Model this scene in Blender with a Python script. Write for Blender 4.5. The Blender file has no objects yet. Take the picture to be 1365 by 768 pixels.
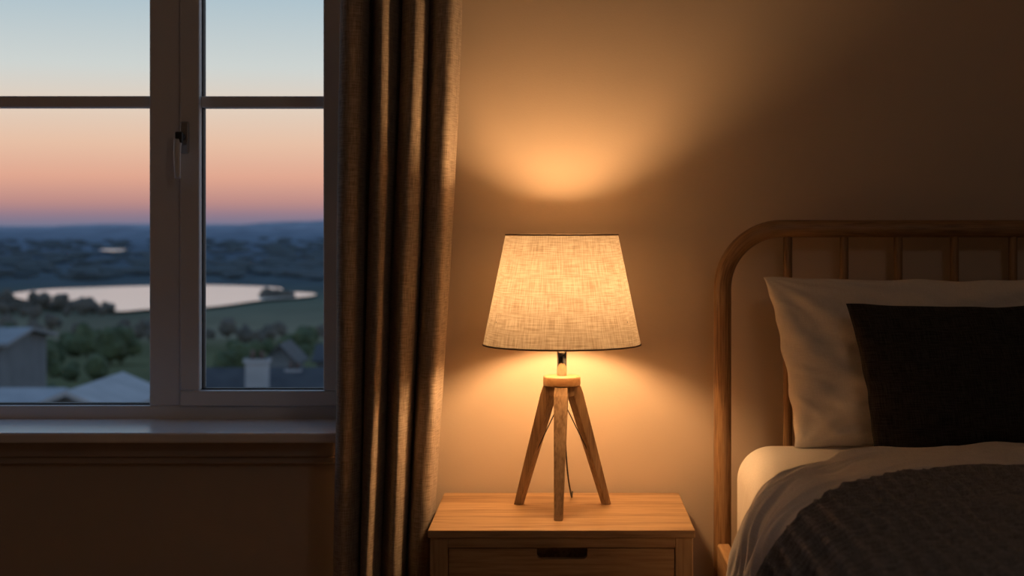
import bpy, bmesh, math, random
from mathutils import Vector, Matrix, noise, Euler
random.seed(7)
scene = bpy.context.scene
F = 2035.0; CX = 749.0; HY = 300.0; CZ = 1.15
def X(px, d): return (px-CX)*d/F
def Z(py, d): return CZ-(py-HY)*d/F

# ---------------------------------------------------------------- materials
def new_mat(name):
    m = bpy.data.materials.new(name); m.use_nodes = True
    nt = m.node_tree; nt.nodes.clear()
    out = nt.nodes.new('ShaderNodeOutputMaterial')
    return m, nt, out
def N(nt, t, **kw):
    n = nt.nodes.new(t)
    for k, v in kw.items():
        if k.startswith('i_'): n.inputs[k[2:].replace('_', ' ')].default_value = v
        else: setattr(n, k, v)
    return n
def L(nt, a, b): nt.links.new(a, b)
def c4(c): return (c[0], c[1], c[2], 1)
def ramp(nt, stops, interp='LINEAR'):
    r = nt.nodes.new('ShaderNodeValToRGB'); r.color_ramp.interpolation = interp
    e = r.color_ramp.elements
    e[0].position = stops[0][0]; e[0].color = c4(stops[0][1])
    e[1].position = stops[-1][0]; e[1].color = c4(stops[-1][1])
    for p, c in stops[1:-1]:
        x = e.new(p); x.color = c4(c)
    return r
def coords(nt, kind, scale):
    tc = N(nt, 'ShaderNodeTexCoord'); mp = N(nt, 'ShaderNodeMapping')
    mp.inputs['Scale'].default_value = scale
    L(nt, tc.outputs[kind], mp.inputs['Vector']); return mp.outputs['Vector']

def mat_noise(name, c1, c2, scale=5, rough=.7, bump=0, bscale=200, kind='Object', metal=0, detail=4, bdist=.002, sheen=0):
    m, nt, out = new_mat(name)
    b = N(nt, 'ShaderNodeBsdfPrincipled'); b.inputs['Roughness'].default_value = rough
    b.inputs['Metallic'].default_value = metal
    if sheen: b.inputs['Sheen Weight'].default_value = sheen
    v = coords(nt, kind, (1, 1, 1))
    n = N(nt, 'ShaderNodeTexNoise'); n.inputs['Scale'].default_value = scale; n.inputs['Detail'].default_value = detail
    L(nt, v, n.inputs['Vector'])
    r = ramp(nt, [(.3, c1), (.7, c2)]); L(nt, n.outputs['Fac'], r.inputs[0]); L(nt, r.outputs[0], b.inputs['Base Color'])
    if bump:
        n2 = N(nt, 'ShaderNodeTexNoise'); n2.inputs['Scale'].default_value = bscale; n2.inputs['Detail'].default_value = 3
        L(nt, v, n2.inputs['Vector'])
        bp = N(nt, 'ShaderNodeBump'); bp.inputs['Strength'].default_value = bump; bp.inputs['Distance'].default_value = bdist
        L(nt, n2.outputs['Fac'], bp.inputs['Height']); L(nt, bp.outputs[0], b.inputs['Normal'])
    L(nt, b.outputs[0], out.inputs[0]); return m

def mat_wood(name, c1, c2, c3, axis='X', kind='Object', rough=.5, sc=1.0):
    """wood with grain stretched along an axis (or UV: V along length)"""
    m, nt, out = new_mat(name)
    b = N(nt, 'ShaderNodeBsdfPrincipled'); b.inputs['Roughness'].default_value = rough
    lo, hi = 1.6*sc, 26*sc
    s = {'X': (lo, hi, hi), 'Y': (hi, lo, hi), 'Z': (hi, hi, lo)}[axis]
    v = coords(nt, kind, s)
    n = N(nt, 'ShaderNodeTexNoise'); n.inputs['Scale'].default_value = 1; n.inputs['Detail'].default_value = 5; n.inputs['Distortion'].default_value = .6
    L(nt, v, n.inputs['Vector'])
    s2 = tuple(k*7 for k in s); v2 = coords(nt, kind, s2)
    n2 = N(nt, 'ShaderNodeTexNoise'); n2.inputs['Scale'].default_value = 1; n2.inputs['Detail'].default_value = 3
    L(nt, v2, n2.inputs['Vector'])
    mx = N(nt, 'ShaderNodeMath', operation='MULTIPLY_ADD'); mx.inputs[1].default_value = .45
    L(nt, n2.outputs['Fac'], mx.inputs[0])
    m2 = N(nt, 'ShaderNodeMath', operation='MULTIPLY'); m2.inputs[1].default_value = .6
    L(nt, n.outputs['Fac'], m2.inputs[0]); L(nt, m2.outputs[0], mx.inputs[2])
    r = ramp(nt, [(.40, c1), (.52, c2), (.64, c3)]); L(nt, mx.outputs[0], r.inputs[0]); L(nt, r.outputs[0], b.inputs['Base Color'])
    bp = N(nt, 'ShaderNodeBump'); bp.inputs['Strength'].default_value = .15; bp.inputs['Distance'].default_value = .001
    L(nt, mx.outputs[0], bp.inputs['Height']); L(nt, bp.outputs[0], b.inputs['Normal'])
    L(nt, b.outputs[0], out.inputs[0]); return m

def weave_fac(nt, kind, su, sv):
    a = N(nt, 'ShaderNodeTexNoise'); a.inputs['Scale'].default_value = 1; a.inputs['Detail'].default_value = 2
    L(nt, coords(nt, kind, (su, sv*.06, sv*.06 if kind == 'Object' else 1)), a.inputs['Vector'])
    b = N(nt, 'ShaderNodeTexNoise'); b.inputs['Scale'].default_value = 1; b.inputs['Detail'].default_value = 2
    L(nt, coords(nt, kind, (su*.06, sv, 1)), b.inputs['Vector'])
    ad = N(nt, 'ShaderNodeMath', operation='ADD'); L(nt, a.outputs['Fac'], ad.inputs[0]); L(nt, b.outputs['Fac'], ad.inputs[1])
    hf = N(nt, 'ShaderNodeMath', operation='MULTIPLY'); hf.inputs[1].default_value = .5; L(nt, ad.outputs[0], hf.inputs[0])
    return hf.outputs[0]

def mat_fabric(name, c1, c2, su=500, sv=500, rough=.9, bump=.4, sheen=.2, transl=0, dist=.0012):
    m, nt, out = new_mat(name)
    b = N(nt, 'ShaderNodeBsdfPrincipled'); b.inputs['Roughness'].default_value = rough; b.inputs['Sheen Weight'].default_value = sheen
    b.inputs['Specular IOR Level'].default_value = .2
    f = weave_fac(nt, 'UV', su, sv)
    r = ramp(nt, [(.40, c1), (.60, c2)]); L(nt, f, r.inputs[0]); L(nt, r.outputs[0], b.inputs['Base Color'])
    bp = N(nt, 'ShaderNodeBump'); bp.inputs['Strength'].default_value = bump; bp.inputs['Distance'].default_value = dist
    L(nt, f, bp.inputs['Height']); L(nt, bp.outputs[0], b.inputs['Normal'])
    if transl:
        t = N(nt, 'ShaderNodeBsdfTranslucent'); L(nt, r.outputs[0], t.inputs['Color'])
        mx = N(nt, 'ShaderNodeMixShader'); mx.inputs[0].default_value = transl
        L(nt, b.outputs[0], mx.inputs[1]); L(nt, t.outputs[0], mx.inputs[2]); L(nt, mx.outputs[0], out.inputs[0])
    else: L(nt, b.outputs[0], out.inputs[0])
    return m

M_wall = mat_noise('wall_paint', (.60, .49, .39), (.63, .515, .41), 2, .85, .12, 350)
M_ceil = mat_noise('ceiling_paint', (.60, .55, .49), (.63, .58, .52), 2, .9)
M_white = mat_noise('window_paint', (.86, .85, .86), (.89, .88, .89), 6, .4, .05, 100)
M_sill = mat_noise('sill_paint', (.86, .86, .88), (.89, .89, .91), 6, .25, .04, 60)
M_trim = mat_noise('trim_paint', (.5, .42, .36), (.53, .45, .38), 6, .5)
OAK = ((.30, .17, .08), (.46, .29, .15), (.56, .37, .20))
M_oakX = mat_wood('oak_x', *OAK, axis='X', rough=.42)
M_oakZ = mat_wood('oak_z', *OAK, axis='Z', rough=.45)
M_oakY = mat_wood('oak_y', *OAK, axis='Y', rough=.45)
M_bedwood = mat_wood('bed_oak', (.15, .08, .038), (.31, .18, .088), (.40, .245, .125), axis='Y', kind='UV', rough=.4, sc=1.4)
M_leg = mat_wood('lamp_leg_oak', (.22, .14, .08), (.35, .24, .14), (.46, .32, .195), axis='Z', rough=.5, sc=1.6)
M_floor = mat_wood('floor_oak', (.16, .09, .045), (.24, .14, .07), (.30, .18, .1), axis='Y', rough=.5, sc=.5)
M_chrome = mat_noise('brushed_nickel', (.50, .52, .55), (.58, .60, .63), 40, .14, metal=1)
M_handle = mat_noise('handle_metal', (.88, .88, .88), (.92, .92, .92), 40, .2, metal=0)
M_hplate = mat_noise('handle_plate_metal', (.45, .44, .44), (.5, .49, .49), 40, .3, metal=.6)
M_dark = mat_noise('dark_metal', (.03, .025, .02), (.05, .04, .03), 20, .5)
M_gasket = mat_noise('rubber_gasket', (.02, .02, .022), (.03, .03, .03), 20, .6)
M_curtain = mat_fabric('curtain_linen', (.26, .205, .16), (.50, .41, .33), 520, 520, bump=.5, transl=.06)
M_sheet = mat_fabric('cotton_sheet', (.72, .69, .66), (.78, .75, .72), 900, 900, bump=.1, sheen=.1)
M_pillow = mat_fabric('cotton_pillowcase', (.72, .67, .62), (.80, .75, .70), 900, 900, bump=.12, sheen=.1)
M_duvet = mat_fabric('washed_duvet', (.66, .63, .61), (.76, .73, .71), 700, 700, bump=.3, sheen=.2)
M_cushion = mat_fabric('charcoal_cushion_cloth', (.020, .018, .016), (.055, .05, .045), 520, 520, bump=.5, sheen=.03)
M_knit = mat_fabric('waffle_knit_wool', (.135, .125, .122), (.235, .22, .215), 500, 500, bump=.6, sheen=.1)

# ---------------------------------------------------------------- mesh helpers
def empty(name, loc=(0, 0, 0)):
    o = bpy.data.objects.new(name, None); o.empty_display_size = .1; o.location = loc
    scene.collection.objects.link(o); return o
def adopt(o, p):
    if p is not None:
        o.parent = p; o.matrix_parent_inverse = Matrix.Translation(p.location).inverted()
def make(name, verts, faces, mat, parent=None, smooth=False, uvs=None, bevel=0, solid=0, subsurf=0, recalc=True):
    me = bpy.data.meshes.new(name); me.from_pydata([tuple(v) for v in verts], [], faces)
    if uvs is not None:
        ul = me.uv_layers.new(name='UVMap')
        for l in me.loops: ul.data[l.index].uv = uvs[l.vertex_index]
    mats = mat if isinstance(mat, (list, tuple)) else [mat]
    for mm in mats: me.materials.append(mm)
    if recalc:
        bm = bmesh.new(); bm.from_mesh(me); bmesh.ops.recalc_face_normals(bm, faces=bm.faces); bm.to_mesh(me); bm.free()
    if smooth:
        for p in me.polygons: p.use_smooth = True
    o = bpy.data.objects.new(name, me); scene.collection.objects.link(o); adopt(o, parent)
    if solid:
        s = o.modifiers.new('solid', 'SOLIDIFY'); s.thickness = solid; s.offset = 0
    if bevel:
        b = o.modifiers.new('bevel', 'BEVEL'); b.width = bevel; b.segments = 3; b.limit_method = 'ANGLE'; b.angle_limit = math.radians(40)
    if subsurf:
        s = o.modifiers.new('sub', 'SUBSURF'); s.levels = subsurf; s.render_levels = subsurf
    return o
BF = [(0,1,3,2),(4,6,7,5),(0,4,5,1),(2,3,7,6),(0,2,6,4),(1,5,7,3)]
def boxv(b):
    x0, x1, y0, y1, z0, z1 = b
    return [(x, y, z) for x in (x0, x1) for y in (y0, y1) for z in (z0, z1)]
def boxes(name, bs, mat, parent=None, bevel=0):
    V, Fc = [], []
    for b in bs:
        k = len(V); V += boxv(b); Fc += [tuple(i+k for i in f) for f in BF]
    return make(name, V, Fc, mat, parent, bevel=bevel)
def box(name, x0, x1, y0, y1, z0, z1, mat, parent=None, bevel=0):
    return boxes(name, [(x0, x1, y0, y1, z0, z1)], mat, parent, bevel)
def lathe(name, prof, cx, cy, mat, parent=None, seg=64, closed=True, solid=0, urad=None):
    V, Fc, U = [], [], []
    for i, (r, z) in enumerate(prof):
        for j in range(seg):
            a = 2*math.pi*j/seg; V.append((cx+r*math.cos(a), cy+r*math.sin(a), z)); U.append((a*(urad or max(r, .01)), z))
    for i in range(len(prof)-1):
        for j in range(seg):
            k = (j+1) % seg; Fc.append((i*seg+j, i*seg+k, (i+1)*seg+k, (i+1)*seg+j))
    if closed:
        Fc.append(tuple(range(seg))[::-1]); Fc.append(tuple((len(prof)-1)*seg+j for j in range(seg)))
    return make(name, V, Fc, mat, parent, smooth=True, uvs=U, solid=solid)
def tube(name, pts, r, mat, parent=None, seg=20, flat=1.0):
    pts = [Vector(p) for p in pts]; V, Fc, U = [], [], []; n = len(pts); ln = 0
    prevN = None
    for i, p in enumerate(pts):
        t = (pts[min(i+1, n-1)]-pts[max(i-1, 0)]).normalized()
        if prevN is None:
            a = Vector((0, 1, 0)) if abs(t.y) < .8 else Vector((1, 0, 0))
            nrm = (a-t*a.dot(t)).normalized()
        else: nrm = (prevN-t*prevN.dot(t)).normalized()
        prevN = nrm; bn = t.cross(nrm)
        if i: ln += (p-pts[i-1]).length
        rr = r(i/(n-1)) if callable(r) else r
        for j in range(seg):
            an = 2*math.pi*j/seg
            V.append(p+nrm*rr*flat*math.cos(an)+bn*rr*math.sin(an)); U.append((abs(j/seg-.5)*2*.06, ln))
    for i in range(n-1):
        for j in range(seg):
            k = (j+1) % seg; Fc.append((i*seg+j, i*seg+k, (i+1)*seg+k, (i+1)*seg+j))
    Fc.append(tuple(range(seg))[::-1]); Fc.append(tuple((n-1)*seg+j for j in range(seg)))
    return make(name, V, Fc, mat, parent, smooth=True, uvs=U)
def catmull(P, n):
    out = []; m = len(P)-1
    for i in range(n):
        t = i/(n-1)*m; k = min(int(t), m-1); f = t-k
        p0, p1, p2, p3 = P[max(k-1, 0)], P[k], P[k+1], P[min(k+2, m)]
        out.append(tuple(.5*((2*b)+(-a+c)*f+(2*a-5*b+4*c-d)*f*f+(-a+3*b-3*c+d)*f**3) for a, b, c, d in zip(p0, p1, p2, p3)))
    return out
def nz(x, y=0, z=0): return noise.noise(Vector((x, y, z)))
def sstep(a, b, x):
    t = max(0, min(1, (x-a)/(b-a))); return t*t*(3-2*t)

# ---------------------------------------------------------------- room
WY = 3.27; WT = .30
RX0, RX1, RY0, RH = -2.3, 2.5, -1.3, 2.5
OX0, OX1, OZ0, OZ1 = -1.72, -.44, .70, 2.12
boxes('wall_north', [(RX0, OX0, WY, WY+WT, 0, RH), (OX1, RX1, WY, WY+WT, 0, RH), (OX0, OX1, WY, WY+WT, 0, OZ0), (OX0, OX1, WY, WY+WT, OZ1, RH)], M_wall)
box('wall_west', RX0-.1, RX0, RY0-.1, WY+WT, 0, RH, M_wall)
box('wall_east', RX1, RX1+.1, RY0-.1, WY+WT, 0, RH, M_wall)
box('wall_south', RX0, RX1, RY0-.1, RY0, 0, RH, M_wall)
box('floor', RX0-.1, RX1+.1, RY0-.1, WY+WT, -.1, 0, M_floor)
box('ceiling', RX0-.1, RX1+.1, RY0-.1, WY+WT, RH, RH+.1, M_ceil)
box('baseboard_north', RX0, RX1, WY-.016, WY, 0, .11, M_trim, bevel=.004)

# unseen pendant, added as fill light for the dim room
PX, PY = .75, .55
pd = empty('added_fill_pendant', (PX, PY, RH))
m, nt, out = new_mat('fill_pendant_glow')
em = N(nt, 'ShaderNodeEmission'); em.inputs[0].default_value = (1, .83, .70, 1); em.inputs[1].default_value = 6.2
L(nt, em.outputs[0], out.inputs[0])
lathe('fill_pendant_globe', [(.12*math.sin(math.pi*k/16)+.0005, 2.15-.12*math.cos(math.pi*k/16)) for k in range(17)], PX, PY, m, pd, seg=32)
tube('fill_pendant_cable', [(PX, PY, 2.27), (PX, PY, RH)], .003, M_dark, pd)
lathe('fill_pendant_rose', [(.05, RH-.02), (.055, RH-.001)], PX, PY, M_white, pd, seg=32)

# window
win = empty('window_1', (-1.08, 3.46, .72))
FY0, FY1 = 3.436, 3.50
zs = .714
def wz(py, d=FY0): return Z(py, d)
def wx(px, d=FY0): return X(px, d)
xm0, xm1 = wx(199), wx(241)
zb = wz(541)
fr = [(OX0, OX1, FY0, FY1, .70, zb), (OX0, OX1, FY0, FY1, OZ1-.06, OZ1), (OX0, OX0+.06, FY0, FY1, zb, OZ1-.06),
      (OX1-.05, OX1, FY0, FY1, zb, OZ1-.06), (xm0, xm1, FY0, FY1, zb, OZ1-.06)]
boxes('outer_frame', fr, M_white, win, bevel=.004)
def ringb(x0, x1, z0, z1, w, y0, y1):
    return [(x0, x1, y0, y1, z0, z0+w), (x0, x1, y0, y1, z1-w, z1), (x0, x0+w, y0, y1, z0+w, z1-w), (x1-w, x1, y0, y1, z0+w, z1-w)]
gz = wz(135)
boxes('fixed_glazing_gasket', ringb(OX0+.058, xm0+.002, zb-.002, OZ1-.058, .005, FY0+.02, FY0+.045), M_gasket, win)
boxes('fixed_glazing_bar', [(OX0+.06, xm0, FY0+.012, FY0+.05, gz-.013, gz+.013)], M_white, win, bevel=.003)
sx0, sx1 = xm1+.001, OX1-.051
cz0 = zb+.001; cz1 = OZ1-.061
sw = .044; sb = .034
boxes('casement_sash', [(sx0, sx1, FY0-.014, FY1-.01, cz0, cz0+sb), (sx0, sx1, FY0-.014, FY1-.01, cz1-sb, cz1),
      (sx0, sx0+sw, FY0-.014, FY1-.01, cz0+sb, cz1-sb), (sx1-sw, sx1, FY0-.014, FY1-.01, cz0+sb, cz1-sb)], M_white, win, bevel=.004)
boxes('casement_gasket', ringb(sx0+sw-.002, sx1-sw+.002, cz0+sb-.002, cz1-sb+.002, .005, FY0+.012, FY0+.035), M_gasket, win)
boxes('casement_glazing_bar', [(sx0+sw, sx1-sw, FY0+.004, FY0+.045, gz-.014, gz+.012)], M_white, win, bevel=.003)
m, nt, out = new_mat('window_glass')
tr = N(nt, 'ShaderNodeBsdfTransparent'); tr.inputs[0].default_value = (.98, .985, .985, 1)
gl = N(nt, 'ShaderNodeBsdfGlossy'); gl.inputs['Roughness'].default_value = .0
fn = N(nt, 'ShaderNodeFresnel'); fn.inputs['IOR'].default_value = 1.4
mx = N(nt, 'ShaderNodeMixShader'); L(nt, fn.outputs[0], mx.inputs[0]); L(nt, tr.outputs[0], mx.inputs[1]); L(nt, gl.outputs[0], mx.inputs[2]); L(nt, mx.outputs[0], out.inputs[0])
M_glass = m
gy = FY0+.03
make('glass_fixed', [(OX0+.055, gy, zb-.004), (xm0+.004, gy, zb-.004), (xm0+.004, gy, OZ1-.055), (OX0+.055, gy, OZ1-.055)], [(0, 1, 2, 3)], M_glass, win)
make('glass_casement', [(sx0+sw-.003, gy-.005, cz0+sb-.003), (sx1-sw+.003, gy-.005, cz0+sb-.003), (sx1-sw+.003, gy-.005, cz1-sb+.003), (sx0+sw-.003, gy-.005, cz1-sb+.003)], [(0, 1, 2, 3)], M_glass, win)
hx = wx(249); hz = wz(184)
boxes('handle_plate', [(hx-.010, hx+.010, FY0-.022, FY0-.0142, hz-.036, hz+.036)], M_hplate, win, bevel=.004)
tube('handle_neck', [(hx-.004, FY0-.02, hz), (hx-.004, FY0-.046, hz)], .0075, M_dark, win)
boxes('handle_knuckle', [(hx-.013, hx+.003, FY0-.056, FY0-.044, hz-.014, hz+.011)], M_dark, win, bevel=.003)
tube('handle_lever', catmull([(hx-.007, FY0-.05, hz-.006), (hx-.008, FY0-.052, hz-.02), (hx-.008, FY0-.054, hz-.055), (hx-.007, FY0-.052, hz-.092)], 14), lambda t: .0095-.003*t, M_handle, win, flat=.7)
box('window_sill', OX0-.06, -.47, 3.20, FY0+.004, zs-.022, zs, M_sill, bevel=.006)
boxes('trim_1', [(OX0-.03, -.485, 3.245, WY, zs-.058, zs-.022), (OX0-.03, -.485, 3.254, WY, zs-.074, zs-.058)], M_trim, bevel=.004)

# ---------------------------------------------------------------- curtain
cp = [(446,3.175),(450,3.11),(462,3.08),(476,3.085),(485,3.12),(489,3.175),(495,3.12),(505,3.075),(514,3.08),(520,3.12),(525,3.175),(533,3.13),(543,3.09),(555,3.085),(563,3.12),(568,3.175),(574,3.125),(585,3.10),(598,3.105),(607,3.14),(609,3.18),(600,3.195)]
NS, NZ = 330, 150
V, Fc, U = [], [], []
zt, zbm = 2.24, .02
for j in range(NZ+1):
    z = zt+(zbm-zt)*j/NZ
    f = max(0, min(1.15, (1.6-z)/.98))
    pl = 452-8*f if z < 1.6 else 452
    prr = 613-34*f**1.2 if z < 1.6 else 613
    pts = []
    for k, (px, y) in enumerate(cp):
        u = (px-446)/(609-446)
        w = nz(k*1.7, z*.9, 3.1)*5+nz(k*.6, z*2.2, 8)*2.0
        if k in (0, len(cp)-1, len(cp)-2): w *= .3
        amp = 1+.35*nz(k*.9, z*.8, 5)
        yy = 3.13+(y-3.13)*amp*(.9 if z > 2 else 1)
        yy = min(yy, 3.185)
        pp = pl+(prr-pl)*u+w
        pts.append((X(pp, 3.12), yy))
    sm = catmull(pts, NS+1)
    for i, (x, y) in enumerate(sm):
        y += .002*nz(x*30, z*4, 1)+.0012*nz(x*60, z*25, 2)
        V.append((x, min(y, 3.19), z)); U.append((i/NS*.62, z))
for j in range(NZ):
    for i in range(NS):
        a = j*(NS+1)+i; Fc.append((a, a+1, a+NS+2, a+NS+1))
make('curtain', V, Fc, M_curtain, smooth=True, uvs=U, solid=.0025)
rod = empty('curtain_rod', (-1.0, 3.14, 2.26))
tube('rod', [(-1.95, 3.14, 2.262), (-.12, 3.14, 2.262)], .013, M_dark, rod)
for i, rx in enumerate((-1.9, -.16)):
    tube('bracket_%d' % i, [(rx, 3.14, 2.262), (rx, 3.27, 2.262)], .009, M_dark, rod)
tube('finial', [(-.12, 3.14, 2.262), (-.10, 3.14, 2.262), (-.08, 3.14, 2.262)], lambda t: .02, M_dark, rod)

# ---------------------------------------------------------------- nightstand
ns = empty('nightstand', (0, 3.05, 0))
nx0, nx1, ny0, ny1, nt_ = -.2507, .2493, 2.85, 3.25, .58
th = .015
box('top_board', nx0, nx1, ny0, ny1, nt_-th, nt_, M_oakX, ns, bevel=.0025)
sx = .033
body0, body1 = nx0+.004, nx1-.004
fy = ny0+.006
boxes('stiles', [(body0, body0+sx, fy, fy+.03, 0, nt_-th), (body1-sx, body1, fy, fy+.03, 0, nt_-th),
                 (body0, body0+sx, ny1-.03, ny1, 0, nt_-th), (body1-sx, body1, ny1-.03, ny1, 0, nt_-th)], M_oakZ, ns, bevel=.002)
boxes('side_panels', [(body0+.004, body0+.02, fy+.03, ny1-.03, .16, nt_-th), (body1-.02, body1-.004, fy+.03, ny1-.03, .16, nt_-th)], M_oakY, ns)
zr = Z(730, 2.86)
boxes('front_rails', [(body0+sx, body1-sx, fy, fy+.02, zr, nt_-th), (body0+sx, body1-sx, fy, fy+.02, .155, .175), (body0+sx, body1-sx, fy, fy+.02, .352, .368)], M_oakX, ns, bevel=.0015)
boxes('back_and_bottom', [(body0+sx, body1-sx, ny1-.02, ny1-.008, .16, nt_-th), (body0+.02, body1-.02, fy+.03, ny1-.02, .16, .172)], M_oakX, ns)
def drawer(name, z0, z1):
    x0, x1 = body0+sx+.0015, body1-sx-.0015
    cxm = 0.0; hw = .0475; dep = .020; rr = .009
    out2 = [(x0, z0), (x1, z0), (x1, z1), (cxm+hw, z1)]
    for k in range(7):
        a = k/6*math.pi/2; out2.append((cxm+hw-rr+rr*math.cos(a), z1-dep+rr-rr*math.sin(a)))
    for k in range(7):
        a = k/6*math.pi/2; out2.append((cxm-hw+rr-rr*math.sin(a), z1-dep+rr-rr*math.cos(a)))
    out2 += [(cxm-hw, z1), (x0, z1)]
    n = len(out2); y0, y1 = fy+.003, fy+.021
    V = [(x, y0, z) for x, z in out2]+[(x, y1, z) for x, z in out2]
    Fc = [tuple(range(n)), tuple(range(n, 2*n))[::-1]]+[(i, (i+1) % n, n+(i+1) % n, n+i) for i in range(n)]
    make(name, V, Fc, M_oakX, ns, bevel=.001)
    boxes(name+'_box', [(x0+.01, x1-.01, fy+.05, ny1-.04, z0+.01, z0+.02), (x0+.01, x0+.02, fy+.022, ny1-.04, z0+.01, z1-.03),
                        (x1-.02, x1-.01, fy+.022, ny1-.04, z0+.01, z1-.03), (x0+.02, x1-.02, fy+.045, fy+.05, z0+.02, z1-.001)], M_oakY, ns)
drawer('upper_drawer', .370, zr-.0015)
drawer('lower_drawer', .177, .3505)

# ---------------------------------------------------------------- table lamp
LY = 3.06
lp = empty('table_lamp', (0, LY, nt_))
sc = LY/F
zt_, zb_ = Z(313, LY), Z(459, LY)
rt, rb = 75*sc, 105*sc
m, nt, out = new_mat('shade_linen')
f = weave_fac(nt, 'UV', 460, 460)
r = ramp(nt, [(.38, (.52, .43, .33)), (.5, (.72, .63, .52)), (.62, (.86, .78, .68))]); L(nt, f, r.inputs[0])
r2 = ramp(nt, [(.38, (.26, .20, .14)), (.62, (.50, .41, .31))]); L(nt, f, r2.inputs[0])
df = N(nt, 'ShaderNodeBsdfDiffuse'); L(nt, r2.outputs[0], df.inputs[0])
tl = N(nt, 'ShaderNodeBsdfTranslucent'); L(nt, r.outputs[0], tl.inputs[0])
mx = N(nt, 'ShaderNodeMixShader'); mx.inputs[0].default_value = .095
bp = N(nt, 'ShaderNodeBump'); bp.inputs['Strength'].default_value = .3; bp.inputs['Distance'].default_value = .001
L(nt, f, bp.inputs['Height']); L(nt, bp.outputs[0], df.inputs['Normal'])
L(nt, df.outputs[0], mx.inputs[1]); L(nt, tl.outputs[0], mx.inputs[2]); L(nt, mx.outputs[0], out.inputs[0])
M_shade = m
prof = [(rb+(rt-rb)*k/10, zb_+(zt_-zb_)*k/10) for k in range(11)]
lathe('shade', prof, 0, LY, M_shade, lp, seg=128, closed=False, urad=.13)
M_shtrim = mat_noise('shade_trim', (.16, .11, .07), (.22, .15, .1), 60, .8)
def ring(name, r, z, w, mat):
    pts = [(r*math.cos(a), LY+r*math.sin(a), z) for a in [2*math.pi*k/96 for k in range(97)]]
    return tube(name, pts, w, mat, lp, seg=8)
ring('shade_rim_top', rt, zt_, .0016, M_shtrim); ring('shade_rim_bottom', rb, zb_, .0016, M_shtrim)
bz = 1.016
ring('spider_ring', .02, .965, .0015, M_dark)
for k in range(3):
    a = math.pi/2+k*2*math.pi/3
    tube('spider_arm_%d' % k, [(.015*math.cos(a), LY+.015*math.sin(a), .965), (.07*math.cos(a), LY+.07*math.sin(a), .968), (rb*.94*math.cos(a), LY+rb*.94*math.sin(a), .960)], .0012, M_dark, lp, seg=8)
m, nt, out = new_mat('bulb_glow')
em = N(nt, 'ShaderNodeEmission'); em.inputs[0].default_value = (1, .555, .235, 1); em.inputs[1].default_value = 195
L(nt, em.outputs[0], out.inputs[0]); M_bulb = m
lathe('bulb', [(.012, bz-.044), (.017, bz-.037), (.028, bz-.022), (.036, bz-.006), (.038, bz+.006), (.034, bz+.022), (.022, bz+.034), (.005, bz+.039)], 0, LY, M_bulb, lp, seg=24)
zd1 = Z(501, LY)
lathe('stem', [(.0098, zd1-.002), (.0098, .935)], 0, LY, M_chrome, lp, seg=32)
lathe('socket', [(.0135, .927), (.015, .930), (.015, .966), (.0135, .971)], 0, LY, M_dark, lp, seg=32)
lathe('hub_disc', [(.030, zd1-.0205), (.0365, zd1-.0195), (.0375, zd1-.017), (.0375, zd1-.003), (.036, zd1), (.012, zd1+.0005)], 0, LY, M_oakX, lp, seg=48)
lathe('hub_block', [(.0235, zd1-.040), (.0245, zd1-.038), (.0245, zd1-.021)], 0, LY, M_leg, lp, seg=32)
feet = [(-.0065, 2.945, .034), (-.088, 3.115, 0), (.0905, 3.118, 0)]
for i, (fx, fyy, _) in enumerate(feet):
    dirv = Vector((fx, fyy-LY, 0)); dn = dirv.normalized(); tn = Vector((-dn.y, dn.x, 0))
    top = Vector((0, LY, zd1-.0205))+dn*.0255; bot = Vector((fx, fyy, nt_+.0003))
    V = []
    for t in (0, .06, 1):
        c = top.lerp(bot, t); hw = .0130-.0045*t; ht = .0112-.004*t
        if t == .06: hw = .0140; ht = .0120
        for a, b in ((-1, -1), (1, -1), (1, 1), (-1, 1)): V.append(c+tn*hw*a+dn*ht*b)
    Fc = [(0, 1, 2, 3), (8, 9, 10, 11)]
    for k in (0, 4):
        Fc += [(k+j, k+(j+1) % 4, k+4+(j+1) % 4, k+4+j) for j in range(4)]
    make('leg_%d' % (i+1), V, Fc, M_leg, lp, bevel=.0015)
    mid = top.lerp(bot, .58)-dn*.006
    tube('brace_wire_%d' % (i+1), [(0, LY, zd1-.045), tuple(mid)], .0011, M_dark, lp, seg=8)
lathe('brace_boss', [(.006, zd1-.052), (.007, zd1-.04)], 0, LY, M_dark, lp, seg=16)
tube('power_cord', catmull([(.004, LY, zd1-.05), (.006, LY+.02, .73), (.012, LY+.07, .64), (.020, LY+.12, nt_+.004), (.022, 3.245, nt_+.003), (.023, 3.2575, nt_-.004), (.024, 3.260, nt_-.02)], 40), .0016, M_dark, lp, seg=8)

# ---------------------------------------------------------------- bed
bed = empty('bed', (1.05, 2.2, 0))
BX0, BXC = X(963, 3.2), 1.06
BX1 = 2*BXC-BX0; hy = 3.2; pr = .0185
ztop = Z(305, hy); R = .125
pts = [(BX0, hy, 0.0)]
for k in range(1, 14): pts.append((BX0, hy, (ztop-R)*k/13))
for k in range(1, 17):
    a = math.pi-k/16*math.pi/2; pts.append((BX0+R+R*math.cos(a), hy, ztop-R+R*math.sin(a)))
nn = 24
for k in range(1, nn): pts.append((BX0+R+(BX1-BX0-2*R)*k/nn, hy, ztop))
for k in range(0, 17):
    a = math.pi/2-k/16*math.pi/2; pts.append((BX1-R+R*math.cos(a), hy, ztop-R+R*math.sin(a)))
for k in range(1, 14): pts.append((BX1, hy, (ztop-R)*(1-k/13)))
tube('headboard_arch', pts, pr, M_bedwood, bed, seg=28)
xsp = [X(p, hy) for p in (1050, 1125, 1197, 1272, 1350)]
st = xsp[1]-xsp[0]
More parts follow.
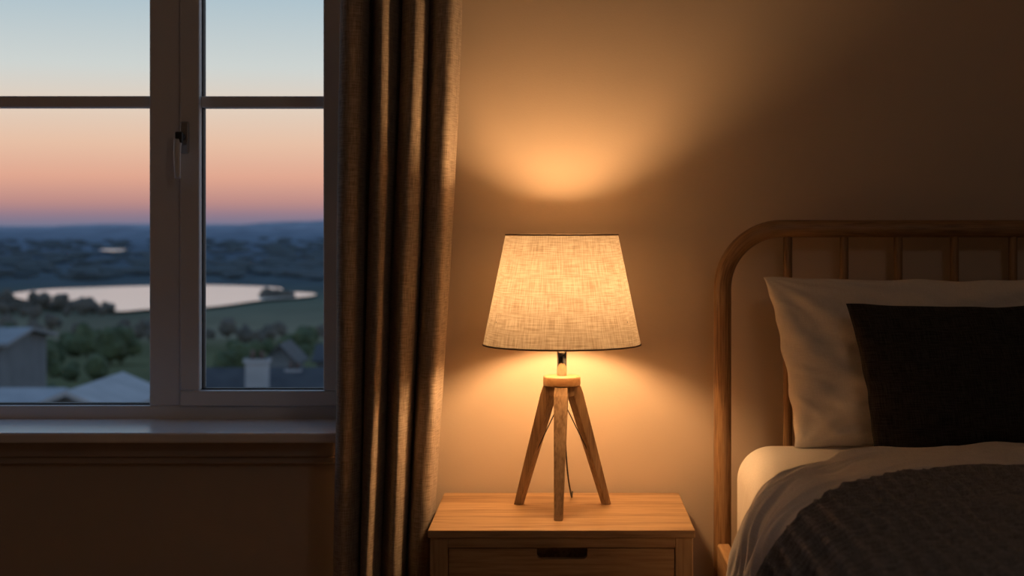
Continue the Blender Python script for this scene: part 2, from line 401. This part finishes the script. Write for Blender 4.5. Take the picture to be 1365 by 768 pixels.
x = xsp[-1]; rem = BX1-(xsp[0]-BX0)-x; nsp = max(1, round(rem/st))
for k in range(nsp): xsp.append(x+rem*(k+1)/nsp)
for i, x in enumerate(xsp):
    tube('spindle_%d' % (i+1), [(x, hy, .40+(ztop-.40)*k/8) for k in range(9)], .0095, M_bedwood, bed, seg=16)
box('headboard_rail', BX0, BX1, hy-.016, hy+.016, .36, .42, M_oakX, bed, bevel=.004)
boxes('side_rails', [(BX0-.012, BX0+.014, 1.22, hy-.012, .36, .485), (BX1-.014, BX1+.012, 1.22, hy-.012, .36, .485)], M_oakY, bed, bevel=.005)
boxes('foot_board', [(BX0-.012, BX1+.012, 1.19, 1.22, .34, .50)], M_oakX, bed, bevel=.005)
boxes('foot_legs', [(BX0-.012, BX0+.03, 1.19, 1.235, 0, .34), (BX1-.03, BX1+.012, 1.19, 1.235, 0, .34)], M_oakZ, bed, bevel=.003)
boxes('slat_base', [(BX0+.014, BX1-.014, 1.22, hy-.02, .40, .43)], M_oakX, bed)
def roundbox(name, x0, x1, y0, y1, z0, z1, r, mat, parent):
    bm = bmesh.new(); bmesh.ops.create_cube(bm, size=1)
    for v in bm.verts: v.co = Vector(((x0+x1)/2+v.co.x*(x1-x0), (y0+y1)/2+v.co.y*(y1-y0), (z0+z1)/2+v.co.z*(z1-z0)))
    bmesh.ops.bevel(bm, geom=bm.edges[:], offset=r, segments=10, profile=.5, affect='EDGES')
    me = bpy.data.meshes.new(name); bm.to_mesh(me); bm.free(); me.materials.append(mat)
    me.uv_layers.new(name='UVMap')
    for l in me.loops:
        co = me.vertices[l.vertex_index].co; me.uv_layers[0].data[l.index].uv = (co.x, co.y+co.z)
    for p in me.polygons: p.use_smooth = True
    o = bpy.data.objects.new(name, me); scene.collection.objects.link(o); adopt(o, parent); return o
roundbox('mattress', BX0+.02, BX1-.02, 1.225, 3.172, .43, .70, .07, M_sheet, bed)

# soft profile of bedding across bed
P = [(.282,.34),(.285,.41),(.290,.483),(.299,.55),(.313,.62),(.335,.672),(.372,.705),(.43,.721),(.52,.728),(.75,.731),(BXC,.732)]
P = P+[(2*BXC-x, z) for x, z in P[-2::-1]]
def ridge(a, b, c, s=5.0):
    return max(0, 1-abs(nz(a, b, c))*s)
def bedding(name, d0, d1, off, nS, nD, mat, roll, dip, dipx, waffle=None, cr=1.0):
    prof = catmull(P, 1200)
    cum = [0]
    for i in range(1, len(prof)): cum.append(cum[-1]+math.dist(prof[i], prof[i-1]))
    tot = cum[-1]; S = []; k = 0
    for i in range(nS+1):
        t = tot*i/nS
        while k < len(cum)-2 and cum[k+1] < t: k += 1
        f = (t-cum[k])/(cum[k+1]-cum[k]); S.append((prof[k][0]+(prof[k+1][0]-prof[k][0])*f, prof[k][1]+(prof[k+1][1]-prof[k][1])*f, t))
    nr = []
    for i in range(nS+1):
        a, b = S[max(i-1, 0)], S[min(i+1, nS)]; tx, tz = b[0]-a[0], b[1]-a[1]; l = math.hypot(tx, tz); nr.append((-tz/l, tx/l))
    rows = []
    for k in range(8):
        a = -math.pi/2+math.pi*k/8
        rows.append((d0-roll+roll*math.cos(a) if k else d0-roll-.03, roll*math.sin(a)-roll, 0))
    for k in range(nD+1): rows.append((d0-roll-(d0-roll-d1)*k/nD, 0, k/nD))
    for k in range(1, 14): rows.append((d1-.01*min(1, k/3), 0, 1+k))
    V, U, Fc = [], [], []
    for dd, inset, kk in rows:
        for i in range(nS+1):
            x, z, t = S[i]; nx_, nz_ = nr[i]
            hang = max(0, min(1, (.70-z)/.12))
            xe = min(x, 2*BXC-x)
            dp_ = dip*(1-sstep(.31, dipx, xe))*(1-.45*sstep(.62, .40, z)) + .012*nz(t*4, off*50)
            d = dd-dp_*(1-min(1, kk))
            o = off+inset
            te = min(t, tot-t)
            w = .010*nz(x*5+z*3, d*6, 1)+.005*nz(x*14, d*15+z*4, 4)
            ph = d*36+te*9+nz(d*3, z*5, x*1.5)*3.0
            w += math.sin(ph)*(.0022+.0075*hang)
            q = d+dp_
            w += cr*(.0065*ridge(q*15, te*2.2, 11)+.0035*ridge(q*32, te*5, 17, 4))
            w = max(w, -.010)
            if waffle and inset == 0:
                c = waffle; uu = t/c+.15*nz(t*8, d*8, 3); vv = d/c+.15*nz(t*8, d*8, 6)
                w += .010*(.55-(math.sin(math.pi*uu)**2*math.sin(math.pi*vv)**2)**.7)
            o += w
            yy = d + hang*.02*nz(z*6, d*3, 9)
            X_, Z_ = x+nx_*o, z+nz_*o
            if kk > 1: Z_ = min(Z_, .745-(kk-1)*.028)
            V.append((X_, yy, Z_)); U.append((t, d if kk <= 1 else d-(kk-1)*.028))
    for j in range(len(rows)-1):
        for i in range(nS):
            a = j*(nS+1)+i; Fc.append((a, a+1, a+nS+2, a+nS+1))
    return make(name, V, Fc, mat, smooth=True, uvs=U)
bedding('duvet', 2.885, 1.17, 0, 460, 320, M_duvet, .016, .24, .60)
bedding('waffle_blanket', 2.46, 1.15, .024, 660, 440, M_knit, .004, .20, .62, waffle=.024, cr=.3)

def pillow(name, w, h, t, mat, cx, base, y, lean, shear=0, n=90, wr=1, seed=0, ears=.05, roll=0):
    V, Fc, U = [], [], []
    for side in (1, -1):
        for j in range(n+1):
            for i in range(n+1):
                u = math.sin((i/n*2-1)*math.pi/2); v = math.sin((j/n*2-1)*math.pi/2)
                x = w/2*u*(1-ears*(1-v*v)**.8*abs(u)**2); z = h/2*v*(1-ears*1.1*(1-u*u)*abs(v)**2)
                x += shear*v
                z += wr*.004*nz(u*4+seed, seed)*v; x += wr*.004*nz(v*4, seed+3)*u
                T = t/2*max(0, (1-u**4))**.5*max(0, (1-v**4))**.5*(.72+.28*(1-u*u)*(1-v*v))
                T *= 1-.10*v
                e = max(0, (1-u*u)*(1-v*v))**.35
                wv = wr*e*(.006*nz(u*3+seed, v*3, side)+.004*nz(u*7+v*5+seed, v*3-u*2, side*3))
                wv += wr*e*.0035*ridge(u*4+v*2.5+seed, v*1.5-u*1.2, side*2+4, 4)
                for cu, cv in ((-1, 1), (-1, -1), (1, 1), (1, -1)):
                    rr = math.hypot(u-cu, v-cv); an = math.atan2(v-cv, u-cu)
                    wv += wr*.0046*math.sin(an*13+seed+2*nz(rr*2, an, seed))*math.exp(-((rr-.55)/.38)**2)*e
                y_ = -side*(T+(wv if side == 1 else wv*.3))
                V.append((x, y_, z)); U.append((u*w/2, v*h/2))
    m_ = (n+1)**2
    for s in (0, 1):
        for j in range(n):
            for i in range(n):
                a = s*m_+j*(n+1)+i; q = (a, a+1, a+n+2, a+n+1); Fc.append(q if s == 0 else q[::-1])
    ca, sa = math.cos(lean), math.sin(lean); zmin = 1e9; W = []
    cr, sr = math.cos(roll), math.sin(roll)
    for x, y_, z in V:
        x, z = x*cr-z*sr, x*sr+z*cr
        Y_ = y_*ca+z*sa; Z_ = z*ca-y_*sa
        W.append([x+cx, Y_+y, Z_]); zmin = min(zmin, Z_)
    for p in W: p[2] += base-zmin
    o = make(name, W, Fc, mat, smooth=True, uvs=U, recalc=False)
    bm = bmesh.new(); bm.from_mesh(o.data); bmesh.ops.remove_doubles(bm, verts=bm.verts, dist=.0002); bmesh.ops.recalc_face_normals(bm, faces=bm.faces)
    bm.to_mesh(o.data); bm.free(); return o
pillow('pillow', .72, .345, .125, M_pillow, .80, .7005, 3.10, math.radians(8), shear=-.028, seed=2, ears=.035, wr=1.7)
pillow('throw_cushion', .52, .30, .095, M_cushion, .838, .7005, 2.964, math.radians(10), shear=-.022, seed=9, wr=.6, ears=.04)

# ---------------------------------------------------------------- exterior
def prof_z(d):
    pts = [(5,-6),(12,-6),(60,-8.5),(150,-13),(300,-22),(420,-29.6),(500,-30),(900,-30),(1500,-29),(2500,-24),(4000,-16),(6000,-6),(9000,-4)]
    for (a, za), (b, zb2) in zip(pts, pts[1:]):
        if d <= b: return za+(zb2-za)*(d-a)/(b-a)
    return pts[-1][1]
def terr(x, d):
    z = prof_z(d); k = x/d
    if d < 480: z += 1.2*nz(x*.02, d*.02)*min(1, d/100)
    if d > 950:
        a = min(1, (d-950)/3000); z += a*24*max(-.3, nz(k*7+3, d*.0006, 2))+a*8*nz(k*25, d*.002, 7)+a*17*max(0, min(1, (k+.27)/.08))*math.exp(-((d-5200)/1500)**2)
    return z
V, Fc = [], []; nr_, nc = 170, 150
for j in range(nr_+1):
    d = 9*(9000/9)**(j/nr_)
    for i in range(nc+1):
        k = -1.3+2.3*i/nc; x = k*d; V.append((x, d, terr(x, d)))
for j in range(nr_):
    for i in range(nc):
        a = j*(nc+1)+i; Fc.append((a, a+1, a+nc+2, a+nc+1))
m, nt, out = new_mat('countryside_painted_haze')
b = N(nt, 'ShaderNodeBsdfDiffuse')
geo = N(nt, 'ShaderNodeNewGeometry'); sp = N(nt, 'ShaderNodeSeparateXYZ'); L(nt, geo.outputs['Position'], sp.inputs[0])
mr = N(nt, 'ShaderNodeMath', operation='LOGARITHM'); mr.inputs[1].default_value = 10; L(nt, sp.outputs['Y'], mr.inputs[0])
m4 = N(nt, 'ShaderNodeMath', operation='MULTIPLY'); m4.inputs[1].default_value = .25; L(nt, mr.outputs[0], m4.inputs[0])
r = ramp(nt, [(.4, (.12, .14, .07)), (.60, (.20, .20, .11)), (.64, (.30, .26, .18)), (.67, (.25, .23, .16)), (.70, (.16, .175, .13)), (.725, (.12, .15, .16)), (.80, (.15, .19, .24)), (.86, (.22, .27, .34)), (.91, (.33, .37, .45)), (.95, (.44, .46, .54)), (.98, (.50, .49, .57))])  # aerial haze painted into the ground colour, bluer and paler with distance
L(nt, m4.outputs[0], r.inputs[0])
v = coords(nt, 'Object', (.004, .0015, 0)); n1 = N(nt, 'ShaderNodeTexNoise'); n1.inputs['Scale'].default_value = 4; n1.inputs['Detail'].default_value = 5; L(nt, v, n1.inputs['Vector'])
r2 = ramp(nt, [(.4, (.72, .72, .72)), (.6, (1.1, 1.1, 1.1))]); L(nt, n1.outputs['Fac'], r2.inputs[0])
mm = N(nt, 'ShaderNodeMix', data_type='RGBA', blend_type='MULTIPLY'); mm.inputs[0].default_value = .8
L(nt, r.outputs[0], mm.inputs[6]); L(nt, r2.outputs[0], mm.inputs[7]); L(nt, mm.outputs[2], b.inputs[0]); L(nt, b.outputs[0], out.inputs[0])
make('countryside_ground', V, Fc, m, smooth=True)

def lake(name, pxs, zl):
    dz = CZ-zl; P2 = []
    for px, py in pxs:
        d = dz*F/(py-HY); P2.append((X(px, d), d))
    P2.append(P2[0]); sm = catmull(P2, 90)[:-1]
    return make(name, [(x, y, zl) for x, y in sm], [tuple(range(len(sm)))], M_lake)
m, nt, out = new_mat('lake_water')
b = N(nt, 'ShaderNodeBsdfGlossy'); b.inputs['Color'].default_value = (.88, .86, .88, 1); b.inputs['Roughness'].default_value = .18
bp = N(nt, 'ShaderNodeBump'); bp.inputs['Strength'].default_value = .2
n1 = N(nt, 'ShaderNodeTexNoise'); n1.inputs['Scale'].default_value = .2; L(nt, coords(nt, 'Object', (1, 1, 1)), n1.inputs['Vector'])
L(nt, n1.outputs[0], bp.inputs['Height']); L(nt, bp.outputs[0], b.inputs['Normal']); L(nt, b.outputs[0], out.inputs[0]); M_lake = m
lake('lake', [(8, 392), (60, 386), (130, 383), (200, 381), (280, 380), (368, 383), (378, 388), (418, 391), (412, 395), (350, 400), (280, 409), (200, 412), (160, 415), (130, 411), (100, 402), (40, 401)], -29.0)
lake('pond', [(132, 333), (150, 331.5), (168, 333), (150, 335)], -26.0)

bm = bmesh.new(); bmesh.ops.create_icosphere(bm, subdivisions=2, radius=1); icoV = [v.co.copy() for v in bm.verts]; icoF = [tuple(v.index for v in f.verts) for f in bm.faces]; bm.free()
def grove(name, trees, mat, trunkmat, blobs=4, wide=1.0):
    V, Fc, mi = [], [], []
    for x, d, h in trees:
        z0 = terr(x, d)-.3; s = random.random()*50
        k = len(V); rr = h*.03
        for zz, q in ((0, 1), (h*.6, .5)):
            for a in range(5): V.append((x+rr*q*math.cos(a*1.2566), d+rr*q*math.sin(a*1.2566), z0+zz))
        for a in range(5): Fc.append((k+a, k+(a+1) % 5, k+5+(a+1) % 5, k+5+a)); mi.append(1)
        for b_ in range(blobs):
            k = len(V); a = random.random()*6.28; q = h*.2*(b_ > 0)*wide
            cx_, cy_, cz_ = x+q*math.cos(a), d+q*math.sin(a), z0+h*(.62+.22*random.uniform(-1, 1) if b_ else .55)
            rad = h*(.36 if b_ == 0 else random.uniform(.16, .26))
            wd = wide*random.uniform(.7, 1.3) if wide > 1 else 1
            for c in icoV:
                f = rad*(1+.45*nz(c.x*2+s+b_, c.y*2, c.z*2)); V.append((cx_+c.x*f*wd, cy_+c.y*f, cz_+c.z*f*1.1))
            for q3 in icoF: Fc.append(tuple(i+k for i in q3)); mi.append(0)
    o = make(name, V, Fc, [mat, trunkmat], recalc=False)
    for p, q in zip(o.data.polygons, mi): p.material_index = q
    return o
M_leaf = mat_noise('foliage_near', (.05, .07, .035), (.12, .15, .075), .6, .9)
M_leaf2 = mat_noise('foliage_far_hazed', (.085, .115, .13), (.115, .15, .175), .02, .9)  # blue distance haze mixed into the leaf colour to match the ground
M_bare = mat_noise('foliage_bare', (.09, .085, .075), (.17, .15, .125), .3, .9)
M_bark = mat_noise('bark', (.04, .03, .02), (.08, .06, .04), 3, .9)
def rnd_tr(n, d0, d1, k0, k1, h0, h1):
    o = []
    for _ in range(n):
        d = math.exp(random.uniform(math.log(d0), math.log(d1))); o.append((random.uniform(k0, k1)*d, d, random.uniform(h0, h1)))
    return o
def at(px, d, h): return (X(px, d), d, h)
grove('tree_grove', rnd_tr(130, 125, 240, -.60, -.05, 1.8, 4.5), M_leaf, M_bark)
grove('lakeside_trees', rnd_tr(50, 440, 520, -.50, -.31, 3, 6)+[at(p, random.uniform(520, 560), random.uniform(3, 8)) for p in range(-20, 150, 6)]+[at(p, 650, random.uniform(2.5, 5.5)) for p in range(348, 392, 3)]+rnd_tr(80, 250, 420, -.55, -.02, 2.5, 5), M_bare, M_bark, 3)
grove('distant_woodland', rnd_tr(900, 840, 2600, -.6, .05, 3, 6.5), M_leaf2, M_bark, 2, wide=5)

def house(name, cx, cy, w, dp, ridge_, eave, walls, roof, along='x', chimneys=()):
    e = empty(name, (cx, cy, terr(cx, cy)-.4)); z0 = terr(cx, cy)-.6
    x0, x1, y0, y1 = cx-w/2, cx+w/2, cy-dp/2, cy+dp/2
    if along == 'x': g = [(x0, cy, ridge_), (x1, cy, ridge_)]
    else: g = [(cx, y0, ridge_), (cx, y1, ridge_)]
    V = [(x0, y0, z0), (x1, y0, z0), (x1, y1, z0), (x0, y1, z0), (x0, y0, eave), (x1, y0, eave), (x1, y1, eave), (x0, y1, eave)]+g
    if along == 'x': Fc = [(0,1,5,4),(2,3,7,6),(0,4,8,7,3),(1,2,6,9,5),(0,3,2,1)]
    else: Fc = [(1,2,6,5),(0,3,7,4),(0,1,5,8,4),(2,3,7,9,6),(0,3,2,1)]
    make('walls', V, Fc, walls, e, recalc=False)
    o = .35; t = .12
    if along == 'x':
        s = (ridge_-eave)/(dp/2); lo = eave-s*o
        V = [(x0-o, y0-o, lo), (x1+o, y0-o, lo), (x1+o, cy, ridge_+.02), (x0-o, cy, ridge_+.02), (x1+o, y1+o, lo), (x0-o, y1+o, lo)]
    else:
        s = (ridge_-eave)/(w/2); lo = eave-s*o
        V = [(x0-o, y1+o, lo), (x0-o, y0-o, lo), (cx, y0-o, ridge_+.02), (cx, y1+o, ridge_+.02), (x1+o, y0-o, lo), (x1+o, y1+o, lo)]
    V = V+[(a, b_, c+t) for a, b_, c in V]
    Fc = [(0,1,2,3),(3,2,4,5),(6,9,8,7),(9,11,10,8),(0,6,7,1),(4,10,11,5),(1,7,8,2),(2,8,10,4),(0,3,9,6),(3,5,11,9)]
    make('roof', V, Fc, roof, e)
    for (px_, py_, ww, ht) in chimneys:
        boxes('chimney', [(px_-ww/2, px_+ww/2, py_-ww*.4, py_+ww*.4, ridge_-1.2, ht), (px_-ww*.58, px_+ww*.58, py_-ww*.48, py_+ww*.48, ht-.12, ht)], M_render, e)
        lathe('chimney_pot_a', [(ww*.13, ht-.02), (ww*.10, ht+.26)], px_-ww*.22, py_, M_pot, e, seg=12)
        lathe('chimney_pot_b', [(ww*.13, ht-.02), (ww*.10, ht+.22)], px_+ww*.22, py_, M_pot, e, seg=12)
    for k in range(2):
        xx = cx+(-.25+.5*k)*w
        box('window_pane_%d' % k, xx-.3, xx+.3, y0-.03, y0+.02, eave-1.6, eave-.6, M_gasket, e)
M_render = mat_noise('render_white', (.42, .43, .46), (.52, .53, .56), 1, .9)
M_pot = mat_noise('terracotta', (.12, .08, .07), (.18, .12, .1), 3, .9)
M_slate = mat_noise('roof_slate', (.05, .055, .065), (.085, .09, .10), 2, .7)
M_greyroof = mat_noise('roof_grey', (.20, .22, .25), (.30, .32, .36), .8, .6)
M_paleroof = mat_noise('roof_pale', (.34, .35, .38), (.46, .47, .50), 1.2, .6)
M_brickw = mat_noise('render_grey', (.15, .165, .19), (.21, .225, .25), 1, .9)
house('cottage', -8.2, 47, 6.2, 6, Z(496, 47), Z(496, 47)-1.6, M_brickw, M_slate, 'x', chimneys=[(X(343, 45.5), 45.5, .62, Z(478, 45.5)), (X(392, 47), 47, .45, Z(492, 47))])
house('cottage', -23.0, 60, 3.8, 5, Z(441, 60), Z(441, 60)-.35, M_brickw, M_greyroof, 'x')
house('cottage', -11.6, 38, 1.7, 4, Z(515, 38), Z(515, 38)-.35, M_brickw, M_paleroof, 'y')
house('cottage', -13.6, 39, 1.2, 3, Z(524, 39), Z(524, 39)-.4, M_brickw, M_paleroof, 'x')
house('cottage', -19.6, 108, 2.0, 4, Z(458, 108), Z(458, 108)-1.0, M_brickw, M_slate, 'y')
house('cottage', -16.6, 114, 2.8, 4, Z(461, 114), Z(461, 114)-.9, M_brickw, M_slate, 'x')
grove('garden_shrubs', [at(p, 70, random.uniform(1.4, 2.8)) for p in (75, 84, 95, 104, 114, 125, 137, 148, 180, 195)]+[at(p, 78, random.uniform(1.6, 2.8)) for p in (270, 282, 296, 310, 325, 420, 440)], M_leaf, M_bark)

# ---------------------------------------------------------------- world (dusk sky)
w = bpy.data.worlds.new('dusk_sky'); scene.world = w; w.use_nodes = True; nt = w.node_tree; nt.nodes.clear()
out = nt.nodes.new('ShaderNodeOutputWorld'); bg = nt.nodes.new('ShaderNodeBackground')
tc = N(nt, 'ShaderNodeTexCoord'); sp = N(nt, 'ShaderNodeSeparateXYZ'); L(nt, tc.outputs['Generated'], sp.inputs[0])
def s2l(c): return tuple(((v/255+.055)/1.055)**2.4 if v > 10 else v/255/12.92 for v in c)
r = ramp(nt, [(0, s2l((118, 118, 142))), (.006, s2l((142, 121, 138))), (.014, s2l((186, 138, 134))), (.030, s2l((224, 166, 143))), (.052, s2l((231, 191, 165))), (.075, s2l((225, 206, 188))), (.10, s2l((206, 211, 208))), (.145, s2l((174, 194, 204))), (.35, s2l((130, 162, 192))), (1, s2l((80, 105, 145)))])
L(nt, sp.outputs['Z'], r.inputs[0]); L(nt, r.outputs[0], bg.inputs[0]); bg.inputs[1].default_value = 1.05
L(nt, bg.outputs[0], out.inputs[0])

# ---------------------------------------------------------------- camera
cam = bpy.data.cameras.new('camera'); co = bpy.data.objects.new('camera', cam); scene.collection.objects.link(co)
co.location = (0, 0, CZ); co.rotation_euler = (math.radians(90), 0, 0)
cam.sensor_width = 36; cam.lens = F/1365*36
cam.shift_x = -(CX-682.5)/1365; cam.shift_y = -(384-HY)/1365
cam.clip_start = .05; cam.clip_end = 20000
cam.dof.use_dof = True; cam.dof.focus_distance = 2.95; cam.dof.aperture_fstop = 4.5
scene.camera = co
scene.view_settings.view_transform = 'Standard'
scene.view_settings.exposure = 0
